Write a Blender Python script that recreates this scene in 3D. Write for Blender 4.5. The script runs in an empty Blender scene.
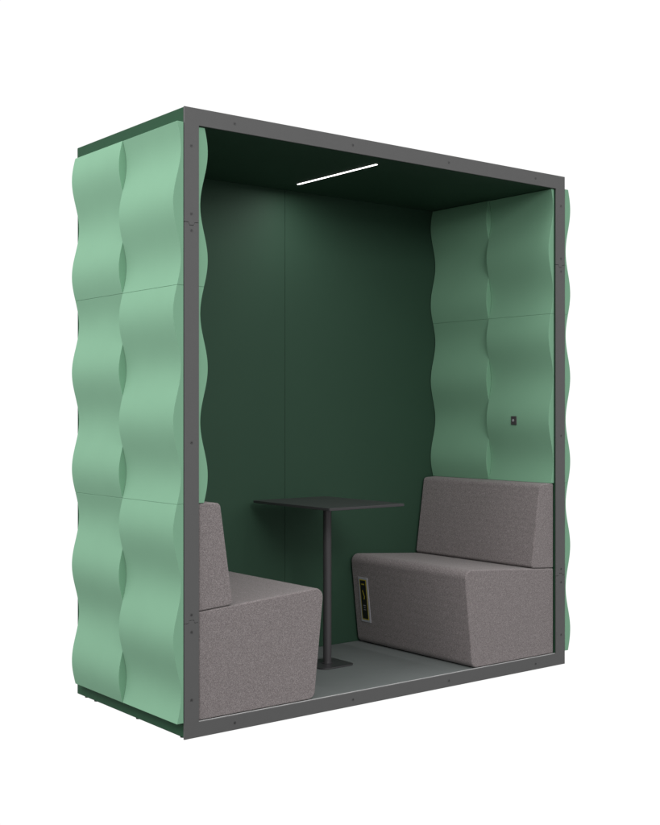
import bpy, bmesh, math, random
from mathutils import Vector, Matrix
random.seed(4)
C = bpy.context.scene.collection

# ------------------------------------------------------------------ sizes (metres)
W, D, H = 1.995, 0.827, 2.200        # outer frame width, pod depth, height
RAIL = 0.060                         # frame bar width
BAR = 0.0065                         # frame plate thickness
Z0, HW = 0.058, 0.190                # bottom of the wavy panels, half wave height
AMP = 0.0155
YC = 0.392                           # joint between the two panel columns
YB = 0.780                           # face of the back wall
FL = 0.053                           # floor level
CE = 2.141                           # ceiling level

# ------------------------------------------------------------------ materials
def srgb(r, g, b):
    f = lambda c: (c/12.92 if c <= .04045 else ((c+.055)/1.055)**2.4)
    return (f(r/255), f(g/255), f(b/255), 1)

def mat(name, col, rough=.8, spec=.3, metal=0.0, mottle=0.0, mscale=20, bump=0.0, bscale=600, sheen=0.0, coord='Object'):
    m = bpy.data.materials.new(name); m.use_nodes = True
    n, l = m.node_tree.nodes, m.node_tree.links
    p = n['Principled BSDF']
    p.inputs['Roughness'].default_value = rough
    p.inputs['Specular IOR Level'].default_value = spec
    p.inputs['Metallic'].default_value = metal
    p.inputs['Base Color'].default_value = col
    if sheen:
        p.inputs['Sheen Weight'].default_value = sheen
        p.inputs['Sheen Roughness'].default_value = .5
    tc = n.new('ShaderNodeTexCoord')
    if mottle:
        t = n.new('ShaderNodeTexNoise'); t.inputs['Scale'].default_value = mscale
        t.inputs['Detail'].default_value = 6
        l.new(tc.outputs[coord], t.inputs['Vector'])
        mx = n.new('ShaderNodeMix'); mx.data_type = 'RGBA'
        l.new(t.outputs['Fac'], mx.inputs['Factor'])
        mx.inputs['A'].default_value = tuple(c*(1-mottle) for c in col[:3])+(1,)
        mx.inputs['B'].default_value = tuple(min(1, c*(1+mottle)) for c in col[:3])+(1,)
        l.new(mx.outputs['Result'], p.inputs['Base Color'])
    if bump:
        t = n.new('ShaderNodeTexNoise'); t.inputs['Scale'].default_value = bscale
        t.inputs['Detail'].default_value = 3
        l.new(tc.outputs[coord], t.inputs['Vector'])
        b = n.new('ShaderNodeBump'); b.inputs['Strength'].default_value = bump
        b.inputs['Distance'].default_value = .001
        l.new(t.outputs['Fac'], b.inputs['Height']); l.new(b.outputs['Normal'], p.inputs['Normal'])
    return m

def fabric():
    """warm grey melange upholstery: light and dark yarn flecks over a fine weave"""
    m = bpy.data.materials.new('melange_upholstery'); m.use_nodes = True
    n, l = m.node_tree.nodes, m.node_tree.links
    p = n['Principled BSDF']; p.inputs['Roughness'].default_value = .95
    p.inputs['Specular IOR Level'].default_value = .1
    p.inputs['Sheen Weight'].default_value = .12
    tc = n.new('ShaderNodeTexCoord')
    a = n.new('ShaderNodeTexNoise'); a.inputs['Scale'].default_value = 340; a.inputs['Detail'].default_value = 4; a.inputs['Roughness'].default_value = .7
    mp = n.new('ShaderNodeMapping'); mp.inputs['Scale'].default_value = (1, 1, .8)
    l.new(tc.outputs['Object'], mp.inputs['Vector']); l.new(mp.outputs['Vector'], a.inputs['Vector'])
    r = n.new('ShaderNodeValToRGB'); e = r.color_ramp.elements
    e[0].position = .36; e[0].color = srgb(101, 95, 95)
    e[1].position = .64; e[1].color = srgb(149, 142, 142)
    x = e.new(.5); x.color = srgb(124, 117, 117)
    l.new(a.outputs['Fac'], r.inputs['Fac'])
    weaves = []
    v = n.new('ShaderNodeTexVoronoi'); v.inputs['Scale'].default_value = 620
    l.new(tc.outputs['Object'], v.inputs['Vector'])
    mx = n.new('ShaderNodeMix'); mx.data_type = 'RGBA'; mx.blend_type = 'OVERLAY'
    mx.inputs['Factor'].default_value = .22
    l.new(r.outputs['Color'], mx.inputs['A']); l.new(v.outputs['Color'], mx.inputs['B'])
    for ax, sc in (('X', 260), ('Z', 300)):      # faint warp and weft lines
        w = n.new('ShaderNodeTexWave'); w.bands_direction = ax; w.inputs['Scale'].default_value = sc/3.14
        w.inputs['Distortion'].default_value = 6; w.inputs['Detail'].default_value = 2
        w.inputs['Detail Scale'].default_value = 3
        l.new(tc.outputs['Object'], w.inputs['Vector']); weaves.append(w)
    hs = n.new('ShaderNodeHueSaturation'); hs.inputs['Saturation'].default_value = 0
    l.new(v.outputs['Color'], hs.inputs['Color']); l.new(hs.outputs['Color'], mx.inputs['B'])
    src = mx.outputs['Result']
    c = n.new('ShaderNodeTexNoise'); c.inputs['Scale'].default_value = 90; c.inputs['Detail'].default_value = 5
    l.new(tc.outputs['Object'], c.inputs['Vector'])
    for k, (o_, f) in enumerate([(c.outputs['Fac'], .18), (weaves[0].outputs['Fac'], .05), (weaves[1].outputs['Fac'], .04)]):
        q = n.new('ShaderNodeMix'); q.data_type = 'RGBA'; q.blend_type = 'SOFT_LIGHT'; q.inputs['Factor'].default_value = f
        l.new(src, q.inputs['A']); l.new(o_, q.inputs['B']); src = q.outputs['Result']
    l.new(src, p.inputs['Base Color'])
    b = n.new('ShaderNodeBump'); b.inputs['Strength'].default_value = .2; b.inputs['Distance'].default_value = .001
    l.new(v.outputs['Distance'], b.inputs['Height']); l.new(b.outputs['Normal'], p.inputs['Normal'])
    return m

M = {
 'felt':    mat('sage_green_felt', srgb(127, 171, 142), .95, .1, mottle=.03, mscale=9, bump=.15, bscale=900),
 'shell':   mat('dark_green_shell', srgb(38, 76, 53), .75, .2, mottle=.04, mscale=14, bump=.08, bscale=700),
 'inner':   mat('dark_green_lining', srgb(46, 73, 57), .68, .25, mottle=.05, mscale=3, bump=.12, bscale=800),
 'steel':   mat('dark_grey_powder_coat', srgb(91, 91, 91), .5, .35, mottle=.03, mscale=30, bump=.12, bscale=1500),
 'screw':   mat('blackened_screw', srgb(84, 84, 84), .4, .5, metal=.5),
 'floor':   mat('grey_floor_sheet', srgb(112, 117, 116), .6, .3, mottle=.06, mscale=5, bump=.1, bscale=500),
 'alu':     mat('brushed_aluminium', srgb(190, 190, 190), .5, .5),
 'table':   mat('black_table_coating', srgb(60, 59, 61), .36, .5, mottle=.06, mscale=12, bump=.08, bscale=1200),
 'column':  mat('grey_tube_coating', srgb(78, 76, 78), .3, .6, metal=.2),
 'fabric':  fabric(),
 'black':   mat('black_plastic', srgb(26, 26, 28), .4, .5),
 'socket':  mat('socket_housing', srgb(70, 66, 68), .45, .4),
 'silver':  mat('silver_button', srgb(190, 192, 195), .3, .5, metal=.4),
 'yellow':  mat('yellow_print', srgb(176, 160, 48), .6, .3),
 'greyp':   mat('grey_plate', srgb(168, 168, 174), .5, .4),
 'rubber':  mat('black_rubber', srgb(30, 32, 31), .8, .2),
}
def lamp_mat():
    m = bpy.data.materials.new('lit_diffuser'); m.use_nodes = True
    n, l = m.node_tree.nodes, m.node_tree.links
    p = n['Principled BSDF']
    p.inputs['Base Color'].default_value = (.9, .9, .9, 1)
    p.inputs['Emission Color'].default_value = (1, .98, .96, 1)
    p.inputs['Emission Strength'].default_value = LIGHT_E
    return m
LIGHT_E = 4.0
DIM_STOPS = [(-.6, .12), (-.05, .38), (.35, 1.08), (1, 1.35)]  # unseen surround on the camera side, graded to shade the pod
M['lamp'] = lamp_mat()

# ------------------------------------------------------------------ helpers
def link(name, bm, m, parent=None, bevel=0, seg=2, smooth=True, ang=35):
    bmesh.ops.recalc_face_normals(bm, faces=bm.faces)
    me = bpy.data.meshes.new(name); bm.to_mesh(me); bm.free()
    me.materials.append(m)
    o = bpy.data.objects.new(name, me); C.objects.link(o)
    if parent: o.parent = parent
    if smooth:
        for p in me.polygons: p.use_smooth = True
    if bevel:
        b = o.modifiers.new('bevel', 'BEVEL'); b.width = bevel; b.segments = seg
        b.limit_method = 'ANGLE'; b.angle_limit = math.radians(ang); b.harden_normals = smooth
    elif smooth:
        me.set_sharp_from_angle(angle=math.radians(ang))
    return o

def box(bm, a, b):
    vs = [bm.verts.new((x, y, z)) for x in (a[0], b[0]) for y in (a[1], b[1]) for z in (a[2], b[2])]
    for f in ((0,1,3,2),(4,6,7,5),(0,4,5,1),(2,3,7,6),(0,2,6,4),(1,5,7,3)):
        bm.faces.new([vs[i] for i in f])

def box_obj(name, a, b, m, parent, bevel=.0015, seg=2):
    bm = bmesh.new(); box(bm, a, b)
    return link(name, bm, m, parent, bevel, seg)

def prism(bm, pts, y0, y1):
    """polygon in XZ pushed from y0 to y1"""
    a = [bm.verts.new((x, y0, z)) for x, z in pts]
    b = [bm.verts.new((x, y1, z)) for x, z in pts]
    n = len(pts)
    for i in range(n):
        bm.faces.new((a[i], a[(i+1) % n], b[(i+1) % n], b[i]))
    bm.faces.new(a); bm.faces.new(b[::-1])

def rounded(pts, radii, seg=9):
    out = []
    n = len(pts)
    for i in range(n):
        p = Vector(pts[i]); r = radii[i]
        if r <= 0: out.append(tuple(p)); continue
        u = (Vector(pts[i-1])-p).normalized(); v = (Vector(pts[(i+1) % n])-p).normalized()
        half = u.angle(v)/2
        d = r/math.tan(half); c = p + (u+v).normalized()*(r/math.sin(half))
        s = p+u*d-c; e = p+v*d-c
        a0 = math.atan2(s.y, s.x); a1 = math.atan2(e.y, e.x)
        da = (a1-a0+math.pi) % (2*math.pi)-math.pi
        for k in range(seg+1):
            a = a0+da*k/seg
            out.append((c.x+r*math.cos(a), c.y+r*math.sin(a)))
    return out

def cyl(bm, c, r, axis, h, n=24, r2=None):
    """cylinder from c along axis ('y' or 'z') for h"""
    r2 = r if r2 is None else r2
    def P(rr, t, k):
        a = 2*math.pi*k/n
        if axis == 'z': return (c[0]+rr*math.cos(a), c[1]+rr*math.sin(a), c[2]+t)
        return (c[0]+rr*math.cos(a), c[1]+t, c[2]+rr*math.sin(a))
    A = [bm.verts.new(P(r, 0, k)) for k in range(n)]; B = [bm.verts.new(P(r2, h, k)) for k in range(n)]
    for k in range(n): bm.faces.new((A[k], A[(k+1) % n], B[(k+1) % n], B[k]))
    bm.faces.new(A[::-1]); bm.faces.new(B)

def thing(name, label, cat, loc=(0, 0, 0), group=None):
    o = bpy.data.objects.new(name, None); C.objects.link(o); o.location = loc
    o.empty_display_size = .1
    o['label'] = label; o['category'] = cat
    if group: o['group'] = group
    return o

# ------------------------------------------------------------------ the pod
pod = thing('meeting_pod', 'tall open-fronted green meeting pod with wavy felt side walls and dark grey metal front frame', 'meeting pod')

# base, roof, cores of the side walls, back wall
bm = bmesh.new(); box(bm, (.0015, BAR, .006), (W-.0015, D, .050))
link('base', bm, M['shell'], pod, .002)
for x in (.014, .50, .97, 1.45, 1.981):
    for y in (.030, .345, .680, .760):
        bm = bmesh.new(); cyl(bm, (x, y, .002), .011, 'z', .0045, 20); link('foot', bm, M['rubber'], pod)
box_obj('roof', (.0005, BAR, CE), (W-.0005, D, H-.0005), M['shell'], pod, .004)
bm = bmesh.new(); box(bm, (.0025, BAR, .050), (.059, D-.001, CE)); link('side_wall', bm, M['shell'], pod, .001)
bm = bmesh.new(); box(bm, (W-.059, BAR, .050), (W-.0025, D-.001, CE)); link('side_wall', bm, M['shell'], pod, .001)
for a, b in ((.059, .9989), (1.0001, W-.059)):
    box_obj('back_panel', (a, YB, FL), (b, D-.002, CE), M['inner'], pod, .0012)
box_obj('back_panel_joint', (.990, YB+.004, FL), (1.009, YB+.006, CE), M['inner'], pod, 0)
box_obj('ceiling_lining', (.059, BAR+.0005, CE-.002), (W-.059, YB, CE), M['inner'], pod, 0)
box_obj('floor_covering', (.059, BAR+.004, .050), (W-.059, YB, FL), M['floor'], pod, 0)
box_obj('threshold_trim', (.059, BAR-.0005, .051), (W-.059, BAR+.0030, .0548), M['alu'], pod, .0006)

# wavy felt panels
def wave(z, s): return s*AMP*math.sin(math.pi*(z-Z0)/HW)
def wavy(base, mid, y0, y1, z0, z1, s):
    bm = bmesh.new(); n = max(8, int((z1-z0)/.006)); rows = []
    for i in range(n+1):
        z = z0+(z1-z0)*i/n; x = mid+wave(z, s)
        rows.append([bm.verts.new(p) for p in ((base, y0, z), (x, y0, z), (x, y1, z), (base, y1, z))])
    for i in range(n):
        a, b = rows[i], rows[i+1]
        for j in range(4): bm.faces.new((a[j], a[(j+1) % 4], b[(j+1) % 4], b[j]))
    bm.faces.new(rows[0][::-1]); bm.faces.new(rows[-1])
    return link('wave_panel', bm, M['felt'], pod, .0014, 2)
ROWS = ((Z0, Z0+4*HW), (Z0+4*HW, Z0+8*HW), (Z0+8*HW, 2.145))
g = .0002
for s, (ya, yb) in ((1, (.0012, YC-.0004)), (-1, (YC+.0004, .782))):
    for r, (a, b) in enumerate(ROWS):
        wavy(-.0022, -.0290, ya, yb, a+g, b-g, s)
        wavy(W+.0022, W+.0235, ya, yb, a+g, b-g, s)
        if r:
            b2 = min(b, CE-.0035); ym = min(yb, YB-.004)
            wavy(.0635, .0856, max(ya, BAR+.001), ym, a+g, b2-g, s)
            wavy(W-.0655, W-.0856, max(ya, BAR+.001), ym, a+g, b2-g, s)

# front frame: two U shaped sections and two posts, keyed together by small tabs
JU, JL, TW, TD, G = 1.7990, .4010, .0085, .0105, .0006
def tab(x0, x1, z, d):
    """joint line from x0 to x1 with a tab d high in the middle"""
    c = (x0+x1)/2; s = 1 if x1 > x0 else -1
    return [(x0, z), (c-s*(TW+.004), z), (c-s*TW, z+d), (c+s*TW, z+d), (c+s*(TW+.004), z), (x1, z)]
top_pts = [(0, H), (0, JU+G)] + tab(0, RAIL, JU+G, -TD)[1:-1] + [(RAIL, JU+G), (RAIL, H-RAIL), (W-RAIL, H-RAIL), (W-RAIL, JU+G)] \
        + tab(W-RAIL, W, JU+G, -TD)[1:-1] + [(W, JU+G), (W, H)]
bot_pts = [(0, 0), (0, JL-G)] + tab(0, RAIL, JL-G, TD)[1:-1] + [(RAIL, JL-G), (RAIL, FL), (W-RAIL, FL), (W-RAIL, JL-G)] \
        + tab(W-RAIL, W, JL-G, TD)[1:-1] + [(W, JL-G), (W, 0)]
def frame_piece(name, pts):
    bm = bmesh.new(); prism(bm, pts, 0, BAR-.0003)
    return link(name, bm, M['steel'], pod, .0012, 2, smooth=False)
ftop = frame_piece('upper_frame', top_pts)
fbot = frame_piece('lower_frame', bot_pts)
posts = []
for x0 in (0, W-RAIL):
    pts = [(x0, JL+G)] + tab(x0, x0+RAIL, JL+G, TD)[1:-1] + [(x0+RAIL, JL+G), (x0+RAIL, JU-G)] \
        + tab(x0+RAIL, x0, JU-G, -TD)[1:-1] + [(x0, JU-G)]
    posts.append(frame_piece('frame_post', pts))

def screw(x, z, par):
    bm = bmesh.new()
    cyl(bm, (x, -.0009, z), .0050, 'y', .002, 20, .0056)
    n = 6; A = []; B = []
    for k in range(n):
        a = math.pi*k/3+.3
        A.append(bm.verts.new((x+.0021*math.cos(a), -.00095, z+.0021*math.sin(a))))
    bm.faces.new(A)
    o = link('screw', bm, M['screw'], par, 0, smooth=False)
    o.data.materials.append(M['black']); o.data.polygons[-1].material_index = 1
XS = (.0295, W-.0255)
for x, p in zip(XS, posts):
    for z in (JU-.028, 1.031, JL+.030): screw(x, z, p)
for x in XS:
    for z in (2.066, JU+.030): screw(x, z, ftop)
    for z in (JL-.030, .1345): screw(x, z, fbot)
for x in (.210, .757, 1.27, 1.80):
    screw(x, H-.030, ftop); screw(x, .026, fbot)

# light line in the ceiling
XL = .9625
lt = box_obj('ceiling_light', (XL-.0052, .100, CE-.0040), (XL+.0052, .632, CE-.001), M['lamp'], pod, .0006)

# small wall button on the crest of the right front panel
xc = W-.0856-AMP
bt = box_obj('wall_socket', (xc-.0035, .2000, 1.0785), (xc+.003, .2330, 1.1185), M['socket'], pod, .002, 3)
bm = bmesh.new(); cyl(bm, (0, 0, 0), .0060, 'z', .002, 20)
bmesh.ops.transform(bm, matrix=Matrix.Translation((xc-.0030, .218, 1.099)) @ Matrix.Rotation(-math.pi/2, 4, 'Y'), verts=bm.verts)
link('button', bm, M['silver'], bt)

# ------------------------------------------------------------------ benches
BY0, BY1 = .0100, .768
seat_pts = rounded([(.066, .0550), (.5780, .0550), (.6235, .4735), (.066, .4355)], [.006, .030, .036, .006])
back_pts = rounded([(.066, .4375), (.2095, .4473), (.1555, .8150), (.066, .8185)], [.006, .014, .020, .010])
def slope_x(z): return .5780+(z-.055)*(.6235-.5780)/(.4735-.055)
def bench(side, label):
    base_x = 0 if side < 0 else W
    t = thing('bench', label, 'bench', (base_x+(.33 if side < 0 else -.33), .39, FL), 'upholstered benches inside the pod')
    ox, oy, oz = t.location
    def shp(pts):
        q = [(x if side < 0 else W-x, z) for x, z in pts]
        return [(x-ox, z-oz) for x, z in q]
    bm = bmesh.new(); prism(bm, shp(seat_pts), BY0-oy, BY1-oy); link('seat', bm, M['fabric'], t, .007, 3)
    bm = bmesh.new(); prism(bm, shp(back_pts), BY0-oy, BY1-oy); link('backrest', bm, M['fabric'], t, .007, 3)
    bm = bmesh.new(); prism(bm, shp([(.08, FL), (.56, FL), (.56, .058), (.08, .058)]), BY0+.02-oy, BY1-.02-oy)  # dark recessed base, added to stand in for the bench's contact shadow
    link('shadow_base', bm, M['rubber'], t)
    return t
bench(-1, 'grey upholstered bench with its side to the viewer, against the left wall')
rb = bench(1, 'grey upholstered bench facing left against the wavy right wall, with small yellow edged plate')

# printed plate on the sloping front of the right bench
ox, oy, oz = rb.location
def plate(name, y0, y1, z0, z1, w0, w1, m, par, bev=0):
    bm = bmesh.new(); vs = []
    for w in (w0, w1):
        for y, z in ((y0, z0), (y1, z0), (y1, z1), (y0, z1)):
            vs.append(bm.verts.new((W-slope_x(z)-w-ox, y-oy, z-oz)))
    for f in ((0,1,2,3), (4,7,6,5), (0,4,5,1), (1,5,6,2), (2,6,7,3), (3,7,4,0)): bm.faces.new([vs[i] for i in f])
    return link(name, bm, m, par, bev, 2, smooth=False)
pl = plate('socket_plate', .657, .724, .157, .367, -.001, .0030, M['greyp'], rb, .001)
plate('yellow_border', .6670, .7140, .1680, .3570, .0025, .0036, M['yellow'], pl)
dk = plate('dark_insert', .6712, .7098, .1722, .3528, .0030, .0042, M['black'], pl)
def mark(y, z, w, h, mm=M['yellow']): plate('mark', y-w/2, y+w/2, z-h/2, z+h/2, .0040, .0045, mm, pl)
mark(.6905, .3345, .020, .0050)
for k in range(5):                      # slanting bolt like emblem in small steps
    mark(.6965-.0020*k, .3030-.0050*k, .0050, .0058)
for k in range(3):
    mark(.6860+.0020*k, .2765-.0050*k, .0050, .0058)
mark(.6905, .2350, .016, .0030, M['greyp']); mark(.6905, .2250, .012, .0022, M['greyp']); mark(.6905, .2150, .015, .0022, M['greyp'])

# ------------------------------------------------------------------ table
tx, ty = .9925, .462
t = thing('table', 'small black rectangular pedestal table between the two grey benches', 'table', (tx, ty, FL))
def slab(name, cx, cy, w, d, r, z0, z1, m, bev):
    pts = rounded([(cx-w/2, cy-d/2), (cx+w/2, cy-d/2), (cx+w/2, cy+d/2), (cx-w/2, cy+d/2)], [r]*4, 8)
    bm = bmesh.new()
    a = [bm.verts.new((x, y, z0)) for x, y in pts]; b = [bm.verts.new((x, y, z1)) for x, y in pts]; n = len(pts)
    for i in range(n): bm.faces.new((a[i], a[(i+1) % n], b[(i+1) % n], b[i]))
    bm.faces.new(a[::-1]); bm.faces.new(b)
    return link(name, bm, m, t, bev, 2)
slab('table_top', .009, .010, .406, .548, .010, .750-FL-.011, .750-FL, M['table'], .0015)
slab('base_plate', 0, 0, .176, .176, .032, 0, .006, M['table'], .002)
bm = bmesh.new(); cyl(bm, (0, 0, .006), .0180, 'z', .750-FL-.013-.006-.002, 40); link('column', bm, M['column'], t)
bm = bmesh.new(); cyl(bm, (0, 0, .006), .024, 'z', .003, 40); link('collar', bm, M['table'], t, .001)
bm = bmesh.new(); box(bm, (-.07, -.07, .750-FL-.018), (.07, .07, .750-FL-.0108)); link('mounting_plate', bm, M['table'], t, .001)

# ------------------------------------------------------------------ light
world = bpy.data.worlds.new('World'); bpy.context.scene.world = world; world.use_nodes = True
n, l = world.node_tree.nodes, world.node_tree.links
bg = n['Background']
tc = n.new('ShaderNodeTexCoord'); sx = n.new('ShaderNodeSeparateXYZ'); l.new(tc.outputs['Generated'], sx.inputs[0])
# world invented for shading: white behind the pod, dimmer camera side, brighter overhead
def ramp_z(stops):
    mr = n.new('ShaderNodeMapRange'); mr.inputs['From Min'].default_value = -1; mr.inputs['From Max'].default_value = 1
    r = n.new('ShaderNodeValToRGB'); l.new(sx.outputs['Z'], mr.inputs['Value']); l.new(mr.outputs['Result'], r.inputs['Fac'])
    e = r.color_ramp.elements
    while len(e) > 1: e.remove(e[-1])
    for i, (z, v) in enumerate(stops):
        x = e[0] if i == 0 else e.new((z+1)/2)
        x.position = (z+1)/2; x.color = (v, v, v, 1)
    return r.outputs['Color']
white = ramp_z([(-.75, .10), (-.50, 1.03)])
dim_side = ramp_z(DIM_STOPS)
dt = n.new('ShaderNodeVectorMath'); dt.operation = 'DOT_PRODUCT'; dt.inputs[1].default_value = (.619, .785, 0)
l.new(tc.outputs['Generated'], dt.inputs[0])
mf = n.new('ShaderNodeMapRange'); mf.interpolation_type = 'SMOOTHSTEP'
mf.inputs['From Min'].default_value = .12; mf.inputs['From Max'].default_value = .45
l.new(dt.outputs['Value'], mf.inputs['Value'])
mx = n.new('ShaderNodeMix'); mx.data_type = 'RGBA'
l.new(mf.outputs['Result'], mx.inputs['Factor']); l.new(dim_side, mx.inputs['A']); l.new(white, mx.inputs['B'])
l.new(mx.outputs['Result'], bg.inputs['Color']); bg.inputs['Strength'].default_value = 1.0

def area(name, loc, target, size, power, col=(1, 1, 1)):
    ld = bpy.data.lights.new(name, 'AREA'); ld.shape = 'RECTANGLE'; ld.size, ld.size_y = size; ld.energy = power; ld.color = col
    o = bpy.data.objects.new(name, ld); C.objects.link(o); o.location = loc
    o.rotation_euler = (Vector(target)-Vector(loc)).to_track_quat('-Z', 'Y').to_euler()
    return o
area('softbox', (-3.4, .2, 4.0), (0, .4, 1.5), (1.8, 1.8), 110, (1, .94, .97))
area('front_softbox', (-.6, -4.6, 3.2), (1.3, .3, .9), (1.8, 1.2), 72)

# the light line's own output
area('ceiling_lamp', (XL, .366, CE-.0120), (XL, .366, 0), (.010, .53), 3.0, (1, .97, .98))

# ------------------------------------------------------------------ camera
cd = bpy.data.cameras.new('camera'); cam = bpy.data.objects.new('camera', cd); C.objects.link(cam)
cd.sensor_fit = 'VERTICAL'; cd.sensor_height = 36; cd.lens = 1174.5/825*36
cd.shift_y = -1/825
cd.clip_end = 100
cam.location = (-2.1249, -3.5113, 1.1398)
cam.rotation_euler = (math.radians(90), 0, -math.radians(38.2522))
S = bpy.context.scene; S.camera = cam
S.view_settings.view_transform = 'Standard'; S.view_settings.look = 'None'
S.view_settings.exposure = 0; S.view_settings.gamma = 1
S.cycles.use_denoising = True
S.cycles.max_bounces = 10; S.cycles.diffuse_bounces = 6
